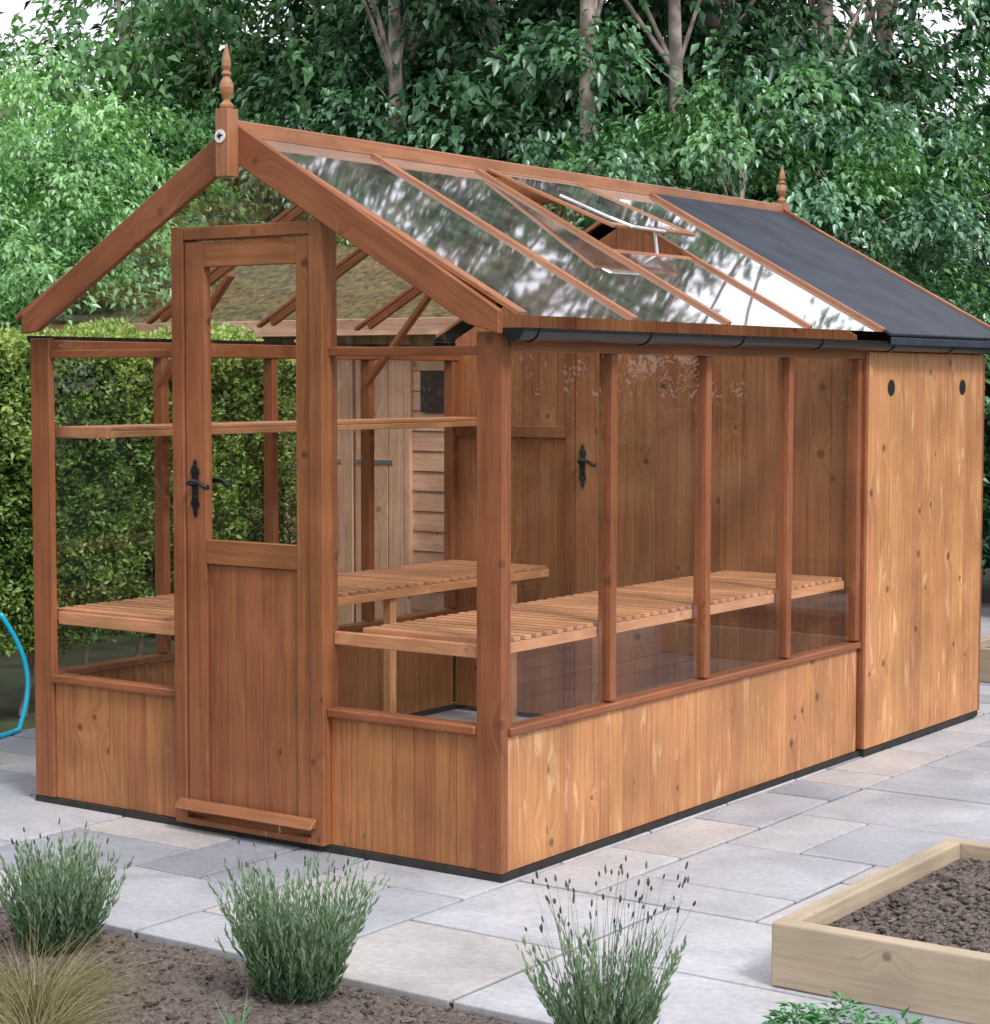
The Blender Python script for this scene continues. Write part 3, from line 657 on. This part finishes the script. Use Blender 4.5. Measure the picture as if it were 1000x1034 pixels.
# ------------------------------------------------------------------ HEDGE
def hedge(name,x0,x1,y0,y1,z0,z1,nl,ls,mat,seed,label,stems=True):
    e=empty(name,((x0+x1)/2,(y0+y1)/2,0),label,'hedge')
    m=MB(); m.box(x0+.12,x1-.14,y0+.1,y1-.1,z0+.1,z1-.14); m.done('shade_core',M_core,e)  # solid dark box standing in for the shade inside the hedge
    r=np.random.default_rng(seed)
    A=[(y1-y0)*(z1-z0),(x1-x0)*(z1-z0),(x1-x0)*(y1-y0)*1.0]; A=np.array(A)/sum(A)
    k=r.choice(3,nl,p=A); u,v=r.random(nl),r.random(nl); d=r.random(nl)**1.5*.18
    P=np.zeros((nl,3)); O=np.zeros((nl,3))
    f=k==0; P[f]=np.stack([x1-d[f],y0+u[f]*(y1-y0),z0+v[f]*(z1-z0)],1); O[f]=(1,0,.35)
    f=k==1; P[f]=np.stack([x0+u[f]*(x1-x0),y0+d[f],z0+v[f]*(z1-z0)],1); O[f]=(0,-1,.35)
    f=k==2; P[f]=np.stack([x0+u[f]*(x1-x0),y0+v[f]*(y1-y0),z1-d[f]],1); O[f]=(.2,-.1,1)
    bump=.026*(np.sin(P[:,1]*7+P[:,2]*5)+np.sin(P[:,1]*3.1-P[:,2]*8+2)+np.sin(P[:,0]*6+P[:,1]*9)+.8*np.sin(P[:,1]*23+P[:,2]*17)+.8*np.sin(P[:,2]*29-P[:,1]*13))
    P+=nrm(O)*bump[:,None]
    D=O+r.normal(0,.75,(nl,3)); Nn=O+r.normal(0,.8,(nl,3))
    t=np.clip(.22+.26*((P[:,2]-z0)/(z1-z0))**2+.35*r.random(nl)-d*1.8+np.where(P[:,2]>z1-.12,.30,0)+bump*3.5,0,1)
    V,F,T=leaves(P,D,Nn,r.uniform(.6,1.2,nl)*ls,.55,t)
    me=npmesh('foliage',V,F,mat,T,3); ob=bpy.data.objects.new('foliage',me); COL.objects.link(ob); ob.parent=e; ob.location=-WL[e.name]
    if stems:
        m=MB(); yy=y0+.2
        while yy<y1:
            m.tube([(x1-.25,yy,-.03),(x1-.22,yy+.03,.25),(x1-.28,yy+.08,z0+.3)],[.02,.016,.012],6); yy+=.35
        o=m.done('stems',M_bark,e); o['kind']='stuff'
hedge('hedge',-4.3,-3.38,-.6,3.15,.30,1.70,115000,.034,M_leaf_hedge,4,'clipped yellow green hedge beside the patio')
hedge('hedge',-.9,2.2,7.2,8.0,.0,1.75,16000,.07,M_leaf_mid,8,'green hedge behind the raised bed',False)
m=MB(); pts=[]
for k in range(30):
    t=k/29; a=-1.2+t*2.6
    pts.append((-3.17-.08*t,.87+.13*math.cos(a),.012+.50*t))
pts=[(-2.95,.30,.012),(-3.05,.55,.012),(-3.13,.80,.012)]+pts
m.tube(pts,.011,8)
m.done('garden_hose',M_hose,smooth=True,label='bright cyan hose trailing up against the hedge',cat='hose')

# ------------------------------------------------------------------ neighbour shed
SH=empty('garden_shed',(-4.5,4.6,0),'weathered timber shed with mossy roof and double doors','shed')
sx0,sx1,sy0,sy1=-6.2,-2.75,3.75,5.4
m=MB(); z=.05
while z<1.80:
    for (a,b) in ((sx0,-3.99),(-3.20,sx1)):
        m.hexa([(a,sy0-.012,z),(b,sy0-.012,z),(b,sy0+.02,z),(a,sy0+.02,z),(a,sy0-.004,z+.1065),(b,sy0-.004,z+.1065),(b,sy0+.02,z+.1065),(a,sy0+.02,z+.1065)],(1,0,0))
    m.box(sx1-.02,sx1+.01,sy0+.021,sy1,z,z+.105,(0,1,0)); m.box(sx0,sx0+.02,sy0+.021,sy1,z,z+.105,(0,1,0)); m.box(sx0+.03,sx1-.03,sy1-.02,sy1,z,z+.105,(1,0,0))
    z+=.108
m.done('wall',M_shed,SH,.002)
for (a,b) in ((-3.95,-3.602),(-3.588,-3.24)):
    m=MB(); n=3; w=(b-a)/n
    for i in range(n): m.box(a+i*w+.003,a+(i+1)*w-.003,sy0-.03,sy0-.01,.08,1.76,(0,0,1))
    m.box(a,b,sy0-.0099,sy0-.004,.08,1.76)
    d=m.done('shed_door',M_shed,SH,.003)
    for zz in (1.055,.35):
        m=MB(); m.box(a+.02,b-.08,sy0-.036,sy0-.031,zz,zz+.022); m.done('hinge',M_silver,d)
m=MB(); m.box(-3.99,-3.95,sy0-.035,sy0,.05,1.80); m.box(-3.24,-3.20,sy0-.035,sy0,.05,1.80); m.box(-3.95,-3.24,sy0-.03,sy0,1.762,1.80); m.box(sx1-.05,sx1+.012,sy0-.03,sy0-.013,.05,1.80,(0,0,1)); m.done('corner_trim',M_shed,SH,.003)
m=MB(); m.box(-3.14,-2.97,sy0-.022,sy0-.013,1.34,1.56); m.done('shed_window',M_bearer,SH)
m=MB(); ym=(sy0+sy1)/2
m.hexa([(sx0-.1,sy0-.18,1.80),(sx1+.1,sy0-.18,1.80),(sx1+.1,ym,2.28),(sx0-.1,ym,2.28),(sx0-.1,sy0-.18,1.83),(sx1+.1,sy0-.18,1.83),(sx1+.1,ym,2.31),(sx0-.1,ym,2.31)])
m.hexa([(sx0-.1,ym+.001,2.28),(sx1+.1,ym+.001,2.28),(sx1+.1,sy1+.15,1.80),(sx0-.1,sy1+.15,1.80),(sx0-.1,ym+.001,2.31),(sx1+.1,ym+.001,2.31),(sx1+.1,sy1+.15,1.83),(sx0-.1,sy1+.15,1.83)])
rf=m.done('shed_roof',M_mossroof,SH)
for xx in (sx0+.02,sx1-.005):
    m=MB(); m.extr([(xx,sy0+.02,1.80),(xx,sy1-.02,1.80),(xx,ym,2.27)],(-.015,0,0)); m.done('gable_wall',M_shed,SH,fixn=True)
m=MB(); m.box(sx0-.1,sx1+.1,sy0-.20,sy0-.182,1.75,1.84); m.done('fascia',M_shed,rf,.003)
FE=empty('fence',(0,9.6,0),'brown close boarded timber fence beyond hedge','fence')
for k in range(4):
    xa=-3.0+k*1.83
    m=MB(); n=16
    for i in range(n): m.box(xa+.05+i*.108,xa+.05+i*.108+.104,9.59,9.605,.1,1.95,(0,0,1))
    m.done('fence_panel',M_fence,FE,.002)
    m=MB(); m.box(xa-.05,xa+.045,9.56,9.64,0,2.05); m.done('fence_post',M_fence,FE,.004)

# ------------------------------------------------------------------ TREES
def crown_mesh(name,seed,R,H0,H1,nc,nl,ls,mat,cs0=.45,cs1=.95,fill=.45,droop=.30,asp=.5):
    r=np.random.default_rng(seed); n=nrm(r.normal(0,1,(nc,3))); rad=r.random(nc)**fill
    lump=1+.25*np.sin(n[:,0]*4+seed)+.2*np.sin(n[:,1]*5+n[:,2]*4+seed*2)
    C=n*rad[:,None]*lump[:,None]*np.array([R,R,(H1-H0)/2])+np.array([0,0,(H0+H1)/2])
    cs=r.uniform(cs0,cs1,nc); ctint=r.random(nc)
    idx=np.repeat(np.arange(nc),nl); Nl=len(idx)
    out=nrm(n*np.array([1,1,.2])+r.normal(0,.3,(nc,3)))*np.array([1,1,.4])
    tw=12; ta=r.uniform(0,6.283,(nc,tw)); tl=r.uniform(.5,1.15,(nc,tw))
    ti=r.integers(0,tw,Nl); tt=r.random(Nl)**.7
    ang=ta[idx,ti]; ln=tl[idx,ti]*cs[idx]*tt
    dirx=np.cos(ang)*.8+out[idx][:,0]*.6; diry=np.sin(ang)*.8+out[idx][:,1]*.6
    loc=np.stack([dirx*ln,diry*ln,.10*cs[idx]-(.25+droop)*tt**2*cs[idx]*tl[idx,ti]+(ti-tw/2)/tw*.28*cs[idx]],1)+r.normal(0,.055,(Nl,3))*cs[idx][:,None]
    P=C[idx]+loc
    P[:,2]=np.maximum(P[:,2],.05)
    D=np.stack([dirx,diry,-.35-.5*tt],1)+r.normal(0,.55,(Nl,3))
    Nn=np.array([[0,0,1.]])+out[idx]*.35+r.normal(0,.30,(Nl,3))
    T=np.clip(-.04+.58*ctint[idx]+.26*rad[idx]+.12*r.random(Nl)+.40*(tt-.4)+.6*(ti-tw/2)/tw*.7,0,1)  # inner and lower leaves darker: shade between sprays put into the tint
    V,F,T=leaves(P,D,Nn,r.uniform(.55,1.15,Nl)*ls,asp,T,fold=.12)
    return npmesh(name,V,F,mat,T,3),C
def trunk_mesh(name,seed,H,r0,C,nl=26,bend=.3):
    r=random.Random(seed); m=MB()
    P=[Vector((bend*math.sin(z*.5+seed)*z/H,bend*math.cos(z*.4+seed)*z/H-bend*z/H,z)) for z in np.linspace(-.05,H,12)]
    m.tube(P,[r0*(1-.8*i/11)*(1.25 if i==0 else 1) for i in range(12)],9)
    idx=list(range(len(C))); r.shuffle(idx)
    for i in idx[:nl]:
        c=Vector(C[i]); k=min(11,max(3,int((c.z/H)*11*.75))); a=P[k]; mid=(a+c)*.5+Vector((r.uniform(-.2,.2),r.uniform(-.2,.2),.25)); rb=r0*.30*(1-.5*k/11)
        m.tube([a,a.lerp(mid,.5)+Vector((0,0,.05)),mid,c],[rb,rb*.8,rb*.55,rb*.2],6,False)
    me=bpy.data.meshes.new(name); me.from_pydata(m.v,[],m.f); me.materials.append(M_bark); me.polygons.foreach_set('use_smooth',[True]*len(me.polygons)); return me
def tree(proto,x,y,rot,sc,label,mat=None,group='tall leafy trees behind the garden',tilt=0):
    tm,cm=proto
    e=empty('tree',(x,y,-.03),label,'tree',group); e.rotation_euler=(0,tilt,rot); e.scale=(sc,sc,sc)
    for nm,me in (('trunk',tm),('crown',cm)):
        o=bpy.data.objects.new(nm,me); COL.objects.link(o); o.parent=e
        if nm=='crown' and mat:
            o.material_slots[0].link='OBJECT'; o.material_slots[0].material=mat
    return e
def mk(seed,R,H0,H1,nc,nl,ls,mat,th,tr,limbs=26,bend=.3,**k):
    cm,C=crown_mesh('crown',seed,R,H0,H1,nc,nl,ls,mat,**k); return trunk_mesh('trunk',seed,th,tr,C,limbs,bend),cm
TA=mk(21,2.9,1.8,6.0,170,150,.125,M_leaf_mid,5.6,.08,cs0=.5,cs1=1.0)
TB=mk(22,2.2,4.9,7.2,40,70,.13,M_leaf_dark,7,.095,limbs=8,bend=.3,cs0=.4,cs1=.8)
TS=mk(25,2.9,1.4,6.2,100,85,.13,M_leaf_light,5.8,.07,limbs=30,cs0=.5,cs1=1.0,fill=.6)
TC=mk(23,2.0,.3,5.0,190,170,.105,M_leaf_dark,3.8,.07,cs0=.45,cs1=.95)
TD=mk(24,2.1,1.0,5.6,220,150,.088,M_leaf_light,4.5,.07,cs0=.4,cs1=.85)
TH=mk(26,3.6,6.0,16.5,95,80,.14,M_leaf_high,12,.11,limbs=40,cs0=.35,cs1=.9,fill=.7)
cam0=Vector((3.446,-4.94,1.519)); 
def at(px,dist):
    a=math.atan((px-500)/2041.0); yaw=-.61284+a
    return cam0.x+dist*math.sin(yaw),cam0.y+dist*math.cos(yaw)
dark='dark green broadleaf tree behind the garden'; mid='mid green broadleaf tree with drooping sprays'; light='light green bushy tree above the hedge'
trunky='tall tree with bare grey leaning trunk'; tall='tall sparse tree with sky showing through'
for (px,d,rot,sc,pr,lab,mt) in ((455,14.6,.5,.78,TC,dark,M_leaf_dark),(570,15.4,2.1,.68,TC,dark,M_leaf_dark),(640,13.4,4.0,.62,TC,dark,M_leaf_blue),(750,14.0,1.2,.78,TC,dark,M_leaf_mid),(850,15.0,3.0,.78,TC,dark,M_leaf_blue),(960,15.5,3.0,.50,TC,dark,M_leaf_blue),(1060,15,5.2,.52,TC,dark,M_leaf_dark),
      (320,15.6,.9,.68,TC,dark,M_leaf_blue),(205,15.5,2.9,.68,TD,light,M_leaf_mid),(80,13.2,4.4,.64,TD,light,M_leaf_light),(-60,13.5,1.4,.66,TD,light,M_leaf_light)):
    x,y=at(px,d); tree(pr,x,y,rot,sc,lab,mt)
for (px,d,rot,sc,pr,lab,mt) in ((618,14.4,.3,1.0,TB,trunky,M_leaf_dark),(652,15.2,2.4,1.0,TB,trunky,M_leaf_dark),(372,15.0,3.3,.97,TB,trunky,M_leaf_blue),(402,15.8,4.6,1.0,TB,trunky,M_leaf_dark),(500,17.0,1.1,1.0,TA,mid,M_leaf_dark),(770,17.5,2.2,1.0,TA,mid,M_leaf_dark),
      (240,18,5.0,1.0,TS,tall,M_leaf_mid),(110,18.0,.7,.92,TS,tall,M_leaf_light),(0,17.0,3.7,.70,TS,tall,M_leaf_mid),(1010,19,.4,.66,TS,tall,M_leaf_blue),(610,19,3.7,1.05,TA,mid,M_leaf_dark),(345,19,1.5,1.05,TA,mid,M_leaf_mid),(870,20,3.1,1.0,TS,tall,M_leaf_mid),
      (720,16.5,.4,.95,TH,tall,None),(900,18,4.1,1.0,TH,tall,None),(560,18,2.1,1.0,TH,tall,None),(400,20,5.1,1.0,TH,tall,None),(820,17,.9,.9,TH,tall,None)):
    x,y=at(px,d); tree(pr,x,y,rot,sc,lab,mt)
for (x,y,rot,sc,pr) in ((10.5,8.5,.2,1.0,TA),(9.5,15,1.2,1.1,TA),(15,3.5,2.2,1.0,TA),(6.5,15,5.0,.8,TC),(8.5,11,3.0,.8,TC),
      (-6.5,-6.5,1.0,1.0,TC),(-9.5,-5.0,2.0,1.05,TC),(-4.2,-9.0,3.0,1.0,TC),(-8.5,-9.5,4.0,1.15,TC),(-2.0,-11.5,5.0,1.0,TC),(-12.5,-4.0,.5,1.1,TC)):
    tree(pr,x,y,rot,sc,mid)  # unseen trees added to darken glass reflections and block sky light

# ------------------------------------------------------------------ LIGHT
w=bpy.data.worlds.new('World'); scene.world=w; w.use_nodes=True; nt=w.node_tree
bg=nt.nodes['Background']; sky=nt.nodes.new('ShaderNodeTexSky'); sky.sky_type='NISHITA'; sky.sun_disc=False
el,az=math.radians(48),math.radians(112)
sky.sun_elevation=el; sky.sun_rotation=az; sky.dust_density=3; sky.air_density=1.0
mx=nt.nodes.new('ShaderNodeMix'); mx.data_type='RGBA'; mx.inputs[0].default_value=.8
nt.links.new(sky.outputs[0],mx.inputs[6]); mx.inputs[7].default_value=(10.6,10.2,11.1,1)
nt.links.new(mx.outputs[2],bg.inputs[0]); bg.inputs[1].default_value=.15
s=bpy.data.lights.new('sun','SUN'); s.energy=2.7; s.angle=math.radians(12); s.color=(1,.965,.92)
so=bpy.data.objects.new('sun',s); COL.objects.link(so)
d=Vector((math.sin(az)*math.cos(el),math.cos(az)*math.cos(el),math.sin(el)))
so.rotation_euler=(-d).to_track_quat('-Z','Y').to_euler(); so.location=d*20

# ------------------------------------------------------------------ CAMERA
from mathutils import Matrix
yaw,pit,rol=-.61284,-.06578,.00123
f=Vector((math.sin(yaw)*math.cos(pit),math.cos(yaw)*math.cos(pit),math.sin(pit))); rt=Vector((math.cos(yaw),-math.sin(yaw),0)); up=rt.cross(f)
rt,up=rt*math.cos(rol)+up*math.sin(rol),-rt*math.sin(rol)+up*math.cos(rol)
cd=bpy.data.cameras.new('camera'); cd.sensor_fit='HORIZONTAL'; cd.sensor_width=36; cd.lens=36*2.04087; cd.clip_end=500
co=bpy.data.objects.new('camera',cd); COL.objects.link(co)
M=Matrix((( rt.x,up.x,-f.x,3.44635),(rt.y,up.y,-f.y,-4.9395),(rt.z,up.z,-f.z,1.51898),(0,0,0,1)))
co.matrix_world=M; scene.camera=co
